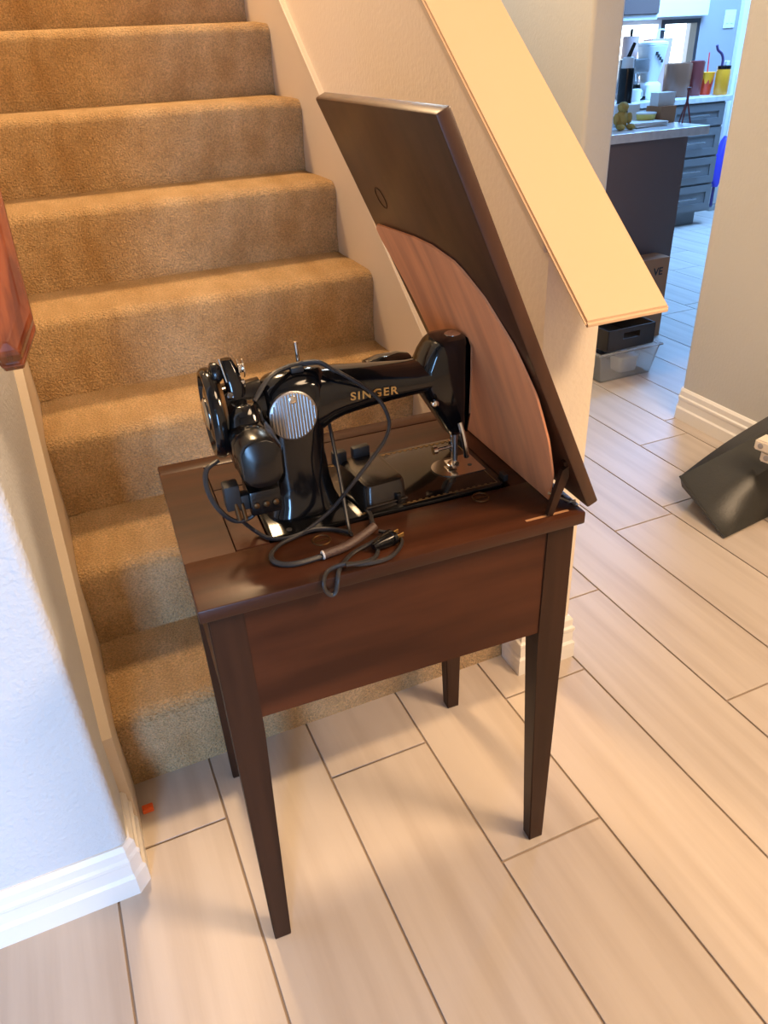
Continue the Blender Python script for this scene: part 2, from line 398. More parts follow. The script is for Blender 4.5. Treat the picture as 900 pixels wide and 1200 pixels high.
# ================================================================ SEWING TABLE
TX, TY, TH = 0.1686, -0.4576, -0.0474
WT, DT, HT = 0.5516, 0.4155, 0.741
TM = Matrix.Translation((TX,TY,0)) @ Matrix.Rotation(TH,4,'Z')
def tthing(name, label, cat, o, group=None):
    t = thing(name, label, cat, TM @ Vector(o), TH, group); return t
tb = tthing('sewing_table', 'dark brown wooden sewing table with its lid propped open', 'table', (0,0,0))
# top: frame round the machine opening
OU0, OU1, OV0, OV1, VM = 0.070, 0.492, 0.113, 0.378, 0.293
def rrect(x0,x1,y0,y1,r):
    p = []
    for cx_, cy_, a0 in ((x1-r,y1-r,0),(x0+r,y1-r,90),(x0+r,y0+r,180),(x1-r,y0+r,270)):
        for k in range(4): t = math.radians(a0+30*k); p.append((cx_+r*math.cos(t), cy_+r*math.sin(t)))
    return p
bm = bmesh.new(); ZT0 = HT-0.020
box(bm,0,WT,0,OV0,ZT0,HT,bev=0.0025); box(bm,0,WT,OV1,DT,ZT0,HT,bev=0.0025)
box(bm,0,OU0,OV0-0.003,OV1+0.003,ZT0,HT-0.0001); box(bm,OU1,WT,OV0-0.003,OV1+0.003,ZT0,HT-0.0001)
obj('top_frame', bm, 'table_wood', tb, True)
obj('flap', B(OU0+0.0015,0.1185,OV0+0.0015,VM,ZT0+0.004,HT-0.0006,bev=0.0012), 'table_wood', tb)
obj('flap', B(OU0+0.0015,OU1-0.0015,VM+0.0016,OV1-0.0016,ZT0+0.004,HT-0.0004,bev=0.0014), 'table_wood', tb)
# aprons and box under the opening
obj('apron', B(0.030,WT-0.030,0.012,0.028,0.527,ZT0), 'apron_wood', tb)
obj('apron', B(0.030,WT-0.030,DT-0.028,DT-0.012,0.527,ZT0), 'apron_wood', tb)
for u in (0.012, WT-0.028):
    obj('apron', B(u,u+0.016,0.030,DT-0.030,0.527,ZT0), 'apron_wood', tb)
obj('bottom_panel', B(0.028,WT-0.028,0.028,DT-0.028,0.530,0.536), 'leg_wood', tb)
# legs: outer faces plumb, inner faces taper
for su in (0,1):
    for sv in (0,1):
        def L(a, b): return (WT-a if su else a, DT-b if sv else b)
        rings = []
        for z, wu in ((0,0.026),(0.004,0.029),(0.50,0.046),(0.53,0.046),(ZT0,0.046)):
            i0 = 0.010 if z > 0.001 else 0.0115
            wv = wu*0.86
            rings.append([(*L(i0,i0),z),(*L(i0+wu,i0),z),(*L(i0+wu,i0+wv),z),(*L(i0,i0+wv),z)])
        bm = loft(bmesh.new(), rings)
        bmesh.ops.bevel(bm, geom=[e for e in bm.edges if abs(e.verts[0].co.z-e.verts[1].co.z) > 0.02], offset=0.002, segments=2, affect='EDGES')
        obj('leg', bm, 'leg_wood', tb)
# open lid leaning over the machine
LA = math.radians(65.6); la = Vector((-math.cos(LA),0,math.sin(LA))); ln = Vector((math.sin(LA),0,math.cos(LA)))
H0 = Vector((0.5535,0,0.7465)); LLEN, LTH = 0.562, 0.0185
def LP(a, v, n): return H0 + la*a + ln*n + Vector((0,v,0))
bm = bmesh.new()
box(bm,0,LLEN,0.0,DT,0,LTH,bev=0.003)
for v in bm.verts: v.co = LP(v.co.x, v.co.y, v.co.z)
lid = obj('lid', bm, 'lid_wood', tb, True)
bm = bmesh.new(); box(bm,0.07,0.085,0.012,0.020,-0.004,0.0)
for v in bm.verts: v.co = LP(v.co.x, v.co.y, v.co.z)
obj('brace_plate', bm, 'leg_wood', lid)
bm = bmesh.new(); torus(bm,(0,0,0),(0,0,1),0.0155,0.0012)
for v in bm.verts: v.co = LP(0.425+v.co.x, 0.315+v.co.y, -0.0003+v.co.z*0.4)
obj('finger_ring', bm, 'leg_wood', lid, True)
# fold-out brace with its slot in the table top
bm = prism(bmesh.new(), [(0.494,0.744),(0.503,0.7415),(0.524,0.800),(0.522,0.816),(0.513,0.812)], 1, 0.010, 0.018)
obj('brace', bm, 'leg_wood', tb)
obj('brace_slot', B(0.462,0.531,0.0120,0.0165,HT-0.001,HT+0.0004), 'raw_wood', tb)
# hinge rods
for v in (0.028, 0.385):
    bm = bmesh.new(); tube(bm, [(0.505,v,HT+0.028),(0.522,v,HT+0.017),(0.540,v,HT+0.0055),(0.551,v,HT+0.0035)], 0.0021, k=4)
    torus(bm, (0.541,v,HT+0.006), (1,0,-0.6), 0.0030, 0.0012, 12, 6)
    obj('hinge', bm, 'steel_dull', tb, True)
obj('hinge_plate', B(0.5455,0.5525,0.02,DT-0.02,HT,HT+0.0014), 'steel_dull', tb)
# thin bowed fibreboard sheet standing against the lid
outl = [(0.049,0.7425),(0.020,0.800),(0.008,0.863),(0.006,0.930),(0.026,0.995),(0.063,1.050),(0.104,1.080),(0.128,1.088),(0.132,1.079),(0.137,1.0885),(0.190,1.094),(0.251,1.092),(0.330,1.087),(0.400,1.083),(0.405,1.060),(0.372,0.970),(0.337,0.860),(0.329,0.7425)]
def bow(z):
    t = (z-0.7425)/(1.09-0.7425); return 0.519 + t*(0.393-0.519) + 0.011*4*t*(1-t)*0.9
bm = bmesh.new(); NZ = 40; left, right = [], []
def xsec(z):
    vs = []
    for (v0,z0),(v1,z1) in zip(outl, outl[1:]+outl[:1]):
        if (z0-z)*(z1-z) <= 0 and z0 != z1: vs.append(v0+(z-z0)/(z1-z0)*(v1-v0))
    return (min(vs), max(vs)) if vs else None
g = []
for i in range(NZ+1):
    z = 0.7427 + (1.0925-0.7427)*i/NZ; r_ = xsec(z)
    if r_ is None: continue
    g.append([(bow(z), r_[0]+(r_[1]-r_[0])*j/6, z) for j in range(7)])
fr = [[bm.verts.new(p) for p in row] for row in g]; bk = [[bm.verts.new((p[0]+0.0028,p[1],p[2]+0.0012)) for p in row] for row in g]
for F, fl in ((fr,False),(bk,True)):
    for a, b in zip(F, F[1:]):
        for j in range(6):
            q = (a[j],a[j+1],b[j+1],b[j]); bm.faces.new(q[::-1] if fl else q)
for a, b, c, d in zip(fr, fr[1:], bk, bk[1:]):
    bm.faces.new((a[0],b[0],d[0],c[0])); bm.faces.new((a[6],c[6],d[6],b[6]))
for j in range(6):
    bm.faces.new((fr[0][j],bk[0][j],bk[0][j+1],fr[0][j+1])); bm.faces.new((fr[-1][j],fr[-1][j+1],bk[-1][j+1],bk[-1][j]))
obj('dust_panel', bm, 'fibreboard', tb, True)
# hinge-pin rings beside the bed
for u, v in ((0.185,0.089),(0.435,0.099)):
    bm = bmesh.new(); torus(bm, (u,v,HT+0.0004), Z, 0.0125, 0.0016, 20, 6); box(bm,u-0.010,u+0.010,v-0.002,v+0.002,HT-0.0005,HT+0.0008)
    obj('finger_hole', bm, 'brass_dark', tb, True)
for v in (0.135, 0.285):
    obj('stop_bracket', B(0.489,0.496,v-0.008,v+0.008,HT-0.001,HT+0.010,bev=0.001), 'black_matte', tb)

# ================================================================ SEWING MACHINE
BZ = HT + 0.004; VC = 0.196; MO = (0.30,VC,HT)
sm = tthing('sewing_machine', 'black enamel sewing machine with gold lettering in the table top', 'sewing machine', MO)
def mo(name, bm, mat, smooth=True, parent=None, bevel=None):
    return obj(name, bm, mat, parent or sm, smooth, off=MO)
bed = mo('bed', prism(bmesh.new(), rrect(0.120,0.487,0.1155,0.2915,0.012), 2, HT-0.018, BZ, bev=0.0015), 'black_enamel')
# gold pinstripe on the bed
bm = bmesh.new()
box(bm,0.255,0.476,0.1225,0.1240,BZ,BZ+0.0002); box(bm,0.250,0.476,0.2835,0.2850,BZ,BZ+0.0002); box(bm,0.4745,0.476,0.1225,0.285,BZ,BZ+0.0002)
for k in range(22): box(bm,0.26+k*0.0097,0.265+k*0.0097,0.2795,0.2825,BZ,BZ+0.0002); box(bm,0.26+k*0.0097,0.265+k*0.0097,0.1250,0.1270,BZ,BZ+0.0002)
mo('gold_stripe', bm, 'gold_worn', False, bed)
bm = bmesh.new(); cyl(bm,(0.150,0.128,BZ-0.001),(0.150,0.128,BZ+0.001),0.004,n=12)
mo('screw', bm, 'steel_dull', True, bed)
# pillar
rings = []
for z, c, hu, hv, e in ((0.0,0.186,0.0560,0.052,3.2),(0.006,0.186,0.0550,0.051,3.2),(0.018,0.186,0.0500,0.046,3.0),(0.045,0.185,0.0460,0.042,2.8),(0.09,0.183,0.0440,0.040,2.7),(0.125,0.184,0.0450,0.040,2.7),(0.150,0.187,0.0475,0.0405,2.7),(0.172,0.190,0.0500,0.040,2.6),(0.188,0.193,0.0485,0.036,2.5),(0.198,0.196,0.043,0.029,2.3),(0.2045,0.200,0.032,0.018,2.1),(0.207,0.203,0.014,0.007,2)):
    rings.append(sup((c,VC,BZ+z), X, Y, hu, hv, e, 36))
mo('pillar', loft(bmesh.new(), rings), 'black_enamel')
# arm
rings = []
for u, zc, hz, hv, e in ((0.190,0.155,0.046,0.036,2.5),(0.215,0.156,0.045,0.036,2.5),(0.228,0.159,0.0425,0.0355,2.5),(0.240,0.1625,0.0385,0.035,2.5),(0.258,0.1645,0.0345,0.0345,2.5),(0.29,0.1650,0.0300,0.034,2.5),(0.33,0.1645,0.0255,0.0330,2.5),(0.365,0.1635,0.0225,0.0325,2.5),(0.385,0.1635,0.0225,0.0325,2.5),(0.40,0.165,0.026,0.0325,2.5),(0.43,0.166,0.028,0.030,2.5)):
    rings.append(sup((u,VC,BZ+zc), Y, Z, hv, hz, e, 36))
mo('arm', loft(bmesh.new(), rings), 'black_enamel')
# head
rings = []
for z, u0, u1, hv in ((0.064,0.424,0.4480,0.017),(0.067,0.421,0.4490,0.020),(0.085,0.411,0.4495,0.025),(0.110,0.396,0.4495,0.030),(0.135,0.381,0.4495,0.033),(0.158,0.373,0.4495,0.034),(0.178,0.374,0.4495,0.034),(0.198,0.384,0.4495,0.033),(0.210,0.393,0.4490,0.031),(0.216,0.400,0.4475,0.027),(0.2185,0.412,0.443,0.016)):
    rings.append(sup(((u0+u1)/2,VC,BZ+z), X, Y, (u1-u0)/2, hv, 3.4, 36))
head = mo('head', loft(bmesh.new(), rings), 'black_enamel')
# face plate, needle bar and foot
bm = prism(bmesh.new(), [(VC-0.016,BZ+0.066),(VC+0.016,BZ+0.066),(VC+0.026,BZ+0.10),(VC+0.029,BZ+0.16),(VC+0.028,BZ+0.205),(VC+0.018,BZ+0.214),(VC-0.018,BZ+0.214),(VC-0.028,BZ+0.205),(VC-0.029,BZ+0.16),(VC-0.026,BZ+0.10)], 0, 0.4492, 0.4518)
mo('face_plate', bm, 'chrome', False)
bm = bmesh.new(); lathe(bm, (0.432,VC-0.004,BZ+0.2165), Z, [(0,0.012),(0.0025,0.012),(0.005,0.008),(0.006,0.001)])
mo('top_screw', bm, 'chrome', True, head)
bm = bmesh.new(); cyl(bm,(0.436,VC+0.006,BZ+0.026),(0.436,VC+0.006,BZ+0.075),0.0032)
cyl(bm,(0.436,VC+0.006,BZ+0.004),(0.436,VC+0.006,BZ+0.028),0.0009,n=8); mo('needle_bar', bm, 'chrome')
bm = bmesh.new(); cyl(bm,(0.433,VC-0.012,BZ+0.010),(0.433,VC-0.012,BZ+0.075),0.0042); mo('presser_bar', bm, 'steel_dull')
bm = bmesh.new(); box(bm,0.426,0.441,VC-0.006,VC+0.014,BZ+0.005,BZ+0.0075,bev=0.001); box(bm,0.429,0.438,VC-0.016,VC-0.006,BZ+0.006,BZ+0.020,bev=0.0015); cyl(bm,(0.433,VC-0.02,BZ+0.016),(0.433,VC-0.012,BZ+0.016),0.004,n=12)
mo('presser_foot', bm, 'chrome')
bm = bmesh.new(); cyl(bm,(0.405,VC-0.010,BZ+0.042),(0.436,VC-0.008,BZ+0.042),0.0032); lathe(bm,(0.397,VC-0.0105,BZ+0.042),X,[(0,0.0065),(0.006,0.0065),(0.008,0.004)])
cyl(bm,(0.436,VC+0.006,BZ+0.03),(0.436,VC+0.006,BZ+0.045),0.0055); mo('needle_clamp', bm, 'chrome')
bm = bmesh.new(); tube(bm,[(0.434,VC-0.026,BZ+0.088),(0.436,VC-0.034,BZ+0.070),(0.439,VC-0.037,BZ+0.048),(0.441,VC-0.036,BZ+0.034)],0.0042,k=4); mo('lifter_lever', bm, 'chrome')
bm = bmesh.new(); lathe(bm,(0.389,VC-0.034,BZ+0.132),(0,-1,0),[(0,0.005),(0.006,0.005),(0.007,0.003)]); mo('thread_guide', bm, 'chrome')
# needle plate: half-round, at the end of the bed
pts = [(0.478,VC-0.030),(0.478,VC+0.030)] + [(0.432+0.030*math.cos(t)*1.05, VC+0.030*math.sin(t)) for t in [math.radians(a) for a in range(90,271,12)]]
npl = mo('needle_plate', prism(bmesh.new(), pts, 2, BZ-0.001, BZ+0.0012), 'chrome', False)
bm = bmesh.new(); cyl(bm,(0.462,VC-0.006,BZ+0.001),(0.462,VC-0.006,BZ+0.0016),0.0035,n=10); box(bm,0.428,0.446,VC-0.002,VC+0.001,BZ+0.001,BZ+0.0016); mo('plate_hole', bm, 'black_matte', False, npl)
# lettering
mw = Matrix.Translation((0.2985,VC-0.0349,BZ+0.164)) @ Matrix.Rotation(math.radians(2.5),4,'Y') @ Matrix.Rotation(math.radians(90),4,'X')
mw = Matrix.Translation(-Vector(MO)) @ mw @ Matrix.Scale(1.12,4,(1,0,0))
tx = text('lettering', 'SINGER', 'gold', sm, mw, 0.0160, 0.0008, 0.0003, space=1.22)
tx['label'] = 'gold SINGER lettering'
# ribbed round access plate on the pillar
DC = Vector((0.1795,VC-0.0425,BZ+0.1590)); DN = Vector((0.06,-1,0.10)).normalized()
bm = lathe(bmesh.new(), DC, DN, [(-0.012,0.030),(0.002,0.0335),(0.0040,0.0335),(0.0052,0.0318)], 40)
disc = mo('access_plate', bm, 'chrome_ribbed')
a, b = frame(DN)
hx = (Vector(X)-DN*DN.x).normalized(); hz = DN.cross(hx)
if hz.z < 0: hz = -hz
bm = bmesh.new()
for k in range(-7, 8):
    t = k*0.0042; h = math.sqrt(max(0,0.0308**2-t*t))
    p0, p1 = DC+DN*0.0052+hx*t-hz*h, DC+DN*0.0052+hx*t+hz*h
    loft(bm, [sup(p0,hx,DN,0.0015,0.0016,2,8), sup(p1,hx,DN,0.0015,0.0016,2,8)])
mo('rib', bm, 'chrome_ribbed', True, disc)
bm = lathe(bmesh.new(), DC+DN*0.005+hz*0.0225+hx*0.001, DN, [(0,0.0055),(0.0022,0.0055),(0.003,0.004)], 18); mo('screw', bm, 'chrome', True, disc)
# hand wheel
HW = Vector((0.074,VC,BZ+0.1645))
prof = [(0.0,0.012),(0.0,0.030),(0.003,0.040),(0.004,0.050),(-0.001,0.053),(-0.001,0.057),(0.003,0.0605),(0.010,0.0615),(0.015,0.059),(0.017,0.054),(0.016,0.050),(0.018,0.038),(0.028,0.030),(0.030,0.020)]
wh = mo('hand_wheel', lathe(bmesh.new(), HW, X, prof, 48), 'black_enamel')
bm = lathe(bmesh.new(), HW, X, [(-0.004,0.008),(-0.005,0.017),(-0.002,0.022),(0.001,0.022)], 32); mo('clutch_knob', bm, 'chrome', True, wh)
bm = lathe(bmesh.new(), HW, X, [(0.017,0.048),(0.0175,0.051),(0.021,0.051),(0.022,0.046)], 36); mo('pulley_ring', bm, 'brass_dark', True, wh)
bm = lathe(bmesh.new(), (0.088,VC,BZ+0.166), X, [(0,0.024),(0.006,0.034),(0.020,0.036),(0.040,0.034),(0.060,0.036)], 32); mo('shaft_housing', bm, 'black_enamel')
# bobbin winder
bm = bmesh.new(); loft(bm, [sup((0.114,VC-0.018,BZ+0.175),X,Y,0.013,0.010,3,16), sup((0.113,VC-0.014,BZ+0.205),X,Y,0.012,0.010,3,16), sup((0.110,VC-0.006,BZ+0.225),X,Y,0.0105,0.009,3,16), sup((0.109,VC-0.002,BZ+0.236),X,Y,0.007,0.006,3,16)])
bw = mo('bobbin_winder', bm, 'black_enamel')
bm = lathe(bmesh.new(), (0.086,VC-0.010,BZ+0.222), X, [(0,0.013),(0.002,0.0145),(0.008,0.0145),(0.010,0.012),(0.016,0.006)], 24); mo('friction_wheel', bm, 'black_plastic', True, bw)
bm = bmesh.new(); cyl(bm,(0.103,VC-0.022,BZ+0.212),(0.098,VC-0.018,BZ+0.243),0.0012,n=8); mo('spindle', bm, 'chrome', True, bw)
bm = bmesh.new(); lathe(bm,(0.121,VC-0.006,BZ+0.222),X,[(0,0.013),(0.0012,0.013),(0.0018,0.006),(0.006,0.006),(0.0066,0.0125),(0.0080,0.0125)],20); mo('bobbin', bm, 'chrome', True, bw)
bm = bmesh.new(); box(bm,0.119,0.127,VC-0.020,VC-0.012,BZ+0.200,BZ+0.210,bev=0.0015); cyl(bm,(0.104,VC-0.028,BZ+0.196),(0.104,VC-0.024,BZ+0.196),0.004,n=12); mo('winder_latch', bm, 'chrome', True, bw)
# potted motor pointing at the viewer
def octo(c, y, hu, hz, ch):
    return [(c[0]+a, y, c[1]+b) for a, b in ((-hu,-hz+ch),(-hu,hz-ch),(-hu+ch*0.4,hz-ch*0.35),(-hu+ch,hz),(hu-ch,hz),(hu-ch*0.4,hz-ch*0.35),(hu,hz-ch),(hu,-hz+ch),(hu-ch*0.4,-hz+ch*0.35),(hu-ch,-hz),(-hu+ch,-hz),(-hu+ch*0.4,-hz+ch*0.35))]
MC = (0.1175, BZ+0.136)
bm = loft(bmesh.new(), [octo(MC,0.170,0.028,0.034,0.016), octo(MC,0.118,0.029,0.0355,0.017), octo(MC,0.110,0.0275,0.0345,0.017)])
mot = mo('motor', bm, 'black_enamel')
bm = loft(bmesh.new(), [octo(MC,0.1095,0.0275,0.0345,0.016), octo(MC,0.082,0.0270,0.0340,0.016), octo(MC,0.0755,0.0245,0.0315,0.015), octo(MC,0.0750,0.0240,0.0310,0.015)])
mo('motor_cap', bm, 'black_plastic', True, mot)
bm = bmesh.new(); loft(bm, [sup((0.116,0.150,BZ+0.158),X,Y,0.024,0.030,2.4,24), sup((0.116,0.155,BZ+0.178),X,Y,0.022,0.028,2.4,24), sup((0.118,0.160,BZ+0.188),X,Y,0.016,0.020,2.2,24)])
mo('gear_case', bm, 'black_enamel', True, mot)
# terminal block with plug below the motor
tbk = mo('terminal_block', B(0.098,0.140,0.100,0.150,BZ+0.050,BZ+0.086,bev=0.003), 'black_plastic')
for k in range(3): mo('terminal_screw', lathe(bmesh.new(), (0.106+k*0.013,0.100,BZ+0.066), (0,-1,0), [(0,0.004),(0.002,0.004),(0.003,0.002)], 12), 'brass_dark', True, tbk)
bm = bmesh.new(); box(bm,0.068,0.088,0.105,0.128,BZ+0.062,BZ+0.098,bev=0.002); box(bm,0.084,0.102,0.108,0.125,BZ+0.058,BZ+0.080,bev=0.002)
mo('plug', bm, 'black_matte')
bm = bmesh.new(); cyl(bm,(0.082,0.104,BZ+0.048),(0.080,0.108,BZ+0.072),0.0035,n=12); cyl(bm,(0.090,0.104,BZ+0.046),(0.088,0.108,BZ+0.07),0.0028,n=12); mo('plug_pin', bm, 'brass_dark')
# spool pin and lamp housing
bm = bmesh.new(); cyl(bm,(0.205,VC,BZ+0.200),(0.2035,VC,BZ+0.243),0.0026,n=12); mo('spool_pin', bm, 'chrome')
bm = bmesh.new(); rings = [sup((u,VC+0.066,BZ+0.160),Y,Z,hv,hz,2.4,20) for u,hv,hz in ((0.318,0.004,0.003),(0.323,0.020,0.013),(0.345,0.024,0.018),(0.375,0.024,0.018),(0.392,0.020,0.014),(0.397,0.006,0.004))]
loft(bm, rings); lamp = mo('lamp_shade', bm, 'black_enamel')
bm = bmesh.new(); box(bm,0.345,0.365,VC+0.028,VC+0.050,BZ+0.152,BZ+0.162,bev=0.002); mo('lamp_bracket', bm, 'black_enamel', True, lamp)

# ================================================================ FOOT CONTROLLER
FO = (0.292,0.175,BZ); RZ = math.radians(5)
fc = tthing('foot_controller', 'small black foot pedal box lying on the machine bed', 'foot pedal', FO); fc.rotation_euler.z = TH+RZ
bm = loft(bmesh.new(), [sup((0,0,0.0005),X,Y,0.0345,0.055,7,32), sup((0,0,0.006),X,Y,0.0355,0.056,7,32), sup((0,0,0.010),X,Y,0.0345,0.055,7,32), sup((0,0,0.036),X,Y,0.0325,0.052,7,32), sup((0,0,0.0405),X,Y,0.0305,0.050,7,32), sup((0,0,0.042),X,Y,0.027,0.0465,7,32)])
obj('case', bm, 'bakelite', fc, True)
torus(bm := bmesh.new(), (0,0,0), Z, 0.5, 0.1, 8, 4); bm.free()
bm = bmesh.new(); tube(bm, [(-0.035,-0.056,0.012),(0.0,-0.0575,0.0125),(0.030,-0.0565,0.012)], 0.0016, k=3); obj('rim', bm, 'bakelite', fc, True)
for u, w in ((-0.031,0.011),(0.004,0.014)):
    bm = bmesh.new(); box(bm,u-w,u+w,0.040,0.054,0.036,0.058,bev=0.003); obj('pedal_button', bm, 'black_matte', fc, True)
bm = bmesh.new(); box(bm,0.012,0.020,-0.060,-0.053,0.006,0.024,bev=0.0025); obj('cord_guard', bm, 'black_plastic', fc, True)

# ================================================================ CORDS
Zc = HT + 0.0042
CO = (0.2,0.1,HT)
pc = tthing('motor_cord', 'black flexible cord draped over the machine arm and looping onto the table', 'cord', CO)
bm = tube(bmesh.new(), [(0.098,0.130,0.800),(0.112,0.150,0.870),(0.131,0.156,0.930),(0.163,0.172,0.957),(0.197,0.190,0.9565),(0.227,0.182,0.959),(0.240,0.165,0.955),(0.256,0.153,0.946),(0.279,0.1455,0.928),(0.299,0.140,0.906),(0.307,0.130,0.879),(0.296,0.120,0.857),(0.265,0.110,0.830),(0.234,0.105,0.802),(0.208,0.115,0.768),(0.165,0.108,Zc+0.003),(0.131,0.098,Zc),(0.112,0.078,Zc),(0.114,0.056,Zc),(0.136,0.044,Zc),(0.176,0.0445,Zc+0.001)], 0.0028, n=8, flat=1.45)
obj('cord', bm, 'cord', pc, True, off=CO)
bm = tube(bmesh.new(), [(0.131,0.150,0.935),(0.160,0.166,0.959),(0.195,0.180,0.963),(0.226,0.172,0.964),(0.244,0.157,0.952)], 0.0026, flat=1.3); obj('cord', bm, 'cord', pc, True, off=CO)
bm = bmesh.new(); box(bm,0.190,0.208,0.180,0.192,0.950,0.958,bev=0.002); obj('cord_clip', bm, 'black_matte', pc, True, off=CO)
bm = tube(bmesh.new(), [(0.174,0.0435,Zc+0.003),(0.208,0.050,Zc+0.003),(0.237,0.063,Zc+0.005),(0.258,0.074,Zc+0.008)], 0.0062, n=12); obj('strain_relief', bm, 'cord_brown', pc, True, off=CO)
bm = bmesh.new(); torus(bm,(0.1745,0.0437,Zc+0.003),(1,0.15,0),0.0045,0.002,14,6); obj('collar', bm, 'cream_metal', pc, True, off=CO)
bm = tube(bmesh.new(), [(0.250,0.192,0.7485),(0.262,0.150,0.7485),(0.266,0.118,0.7490),(0.262,0.095,0.7475),(0.258,0.078,0.7505)], 0.0026, flat=1.3); obj('cord', bm, 'cord', pc, True, off=CO)
ld = tthing('lamp_lead', 'thin dark cord stretched from behind the arm down to the table front', 'cord', (0.24,0.15,HT))
bm = tube(bmesh.new(), [(0.252,0.232,0.925),(0.2440,0.2345,0.905),(0.2425,0.212,0.872),(0.2360,0.152,0.806),(0.2285,0.100,0.7465),(0.2260,0.080,Zc)], 0.0027, flat=1.3, k=4); obj('cord', bm, 'cord', ld, True, off=(0.24,0.15,HT))
wl = tthing('wheel_side_lead', 'dark lead hanging beside the hand wheel and running along the table', 'cord', (0.1,0.13,HT))
bm = tube(bmesh.new(), [(0.072,0.150,0.862),(0.054,0.140,0.856),(0.050,0.130,0.834),(0.058,0.120,0.808),(0.076,0.118,0.785),(0.097,0.120,0.783),(0.112,0.118,0.797)], 0.0030, flat=1.3); obj('cord', bm, 'cord', wl, True, off=(0.1,0.13,HT))
bm = tube(bmesh.new(), [(0.086,0.120,0.781),(0.098,0.138,0.757),(0.107,0.138,Zc+0.001),(0.121,0.116,Zc),(0.146,0.106,Zc+0.001),(0.178,0.108,Zc+0.0035),(0.204,0.104,Zc),(0.224,0.084,Zc+0.0015)], 0.0027, flat=1.3); obj('cord', bm, 'cord', wl, True, off=(0.1,0.13,HT))
PO = (0.22,0.02,HT)
pw = tthing('power_cord', 'tangled black power cord with two-prong plug hanging over the table edge', 'cord', PO)
bm = tube(bmesh.new(), [(0.262,0.046,0.7545),(0.244,0.044,Zc+0.004),(0.215,0.037,Zc),(0.194,0.019,Zc),(0.183,0.004,Zc),(0.178,-0.0045,0.738),(0.174,-0.005,0.722),(0.168,-0.0048,0.718),(0.161,-0.0045,0.727),(0.160,-0.0035,0.741),(0.171,0.010,Zc+0.001),(0.193,0.010,Zc+0.0045),(0.214,0.006,Zc+0.001),(0.232,0.004,Zc),(0.254,0.006,Zc),(0.273,0.020,Zc),(0.284,0.038,Zc),(0.279,0.056,Zc),(0.262,0.068,Zc+0.002)], 0.0024, flat=1.3, k=8); obj('cord', bm, 'cord', pw, True, off=PO)
bm = tube(bmesh.new(), [(0.193,0.004,Zc+0.007),(0.217,0.004,Zc+0.005),(0.236,0.013,Zc+0.001),(0.246,0.030,Zc),(0.245,0.046,Zc)], 0.0024, flat=1.3); obj('cord', bm, 'cord', pw, True, off=PO)
d = Vector((0.93,0.36,0)).normalized(); p0 = Vector((0.240,0.030,HT+0.0095))
s_ = Vector((-d.y,d.x,0))
bm = loft(bmesh.new(), [sup(p0+d*t, s_, Z, a, b, 3, 16) for t,a,b in ((0,0.004,0.004),(0.006,0.006,0.006),(0.020,0.0095,0.0085),(0.030,0.0098,0.009),(0.0305,0.0115,0.0095),(0.036,0.0112,0.0092))])
plug = obj('plug', bm, 'black_plastic', pw, True, off=PO)
for k in (-1,1):
    bm = bmesh.new(); q = p0 + d*0.035 + s_*(0.0055*k); loft(bm, [sup(q,s_,Z,0.0009,0.0032,4,8), sup(q+d*0.015,s_,Z,0.0009,0.003,4,8)])
    obj('prong', bm, 'brass', plug, True, off=PO)

# ================================================================ SMALL THINGS BY THE STAIR AND THE RIGHT WALL
oc = tag(obj('plastic_clip', B(-0.011,0.011,-0.008,0.008,0,0.010,bev=0.0015), 'orange_plastic'), 'tiny orange plastic clip on the floor by the bottom step', 'clip')
oc.location = (0.018,-0.078,0.0)
for k in range(2):
    bm = bmesh.new(); cyl(bm,(-0.005+0.010*k,0,0.0095),(-0.005+0.010*k,0,0.0125),0.0032,n=12); obj('stud', bm, 'orange_plastic', oc, True)

# dark bag with a pinched end seam
BO = (2.0,0.1,0)
bag = thing('bag', 'dark grey leatherette bag slumped on the tiles by the right wall', 'bag', BO)
A0, A1 = Vector((1.770,0.141,0.004)), Vector((1.79,0.375,0.098))
def lerp(a, b, t): return a + (b-a)*t
rings = []; NS = 14
for i in range(NS+1):
    t = i/NS; bl = math.sin(math.pi*min(1,t*1.1))
    base_f = lerp(A0, Vector((2.22,0.205,0.004)), t)
    top_f = lerp(lerp(A0,A1,0.45), Vector((2.20,0.20,0.235)), t) + Vector((0.0,-0.012,0.020))*bl
    ridge = lerp(A1, Vector((2.22,0.26,0.315)), t)
    top_b = lerp(A1, Vector((2.23,0.42,0.22)), t) + Vector((0,0.01,0.0))*bl
    base_b = lerp(Vector((1.80,0.37,0.06)), Vector((2.23,0.48,0.004)), t); base_b.z *= max(0,1-3*t)
    rings.append([base_f, (base_f+top_f)/2 + Vector((0,-0.014,0))*bl, top_f, (top_f+ridge)/2, ridge, top_b, (top_b+base_b)/2, base_b, Vector(((base_b.x+base_f.x)/2,(base_b.y+base_f.y)/2,0.004+base_b.z*0.5))])
bm = loft(bmesh.new(), rings)
bmesh.ops.subdivide_edges(bm, edges=list(bm.edges), cuts=1, use_grid_fill=True, smooth=0.4)
for v in bm.verts: v.co.z = max(v.co.z, 0.002); v.co.x = min(v.co.x, 2.236)
obj('body', bm, 'leatherette', bag, True, off=BO)
bm = tube(bmesh.new(), [A0+Vector((0,0,0.002)), lerp(A0,A1,0.35)+Vector((-0.004,0,0.0)), lerp(A0,A1,0.7)+Vector((-0.004,0,0.002)), A1], 0.004, k=5); obj('seam', bm, 'leatherette', bag, True, off=BO)

# ================================================================ KITCHEN
# island
IY = 1.80
isl = thing('kitchen_island', 'dark grey kitchen island with pale stone counter seen through the doorway', 'kitchen island', (2.65,2.1,0))
io = isl.location
obj('body', B(2.30,2.955,IY,2.55,0,0.897), 'island_paint', isl, off=io)
obj('counter', B(2.29,3.06,IY-0.02,2.60,0.897,0.935,bev=0.003), 'counter_stone', isl, off=io)
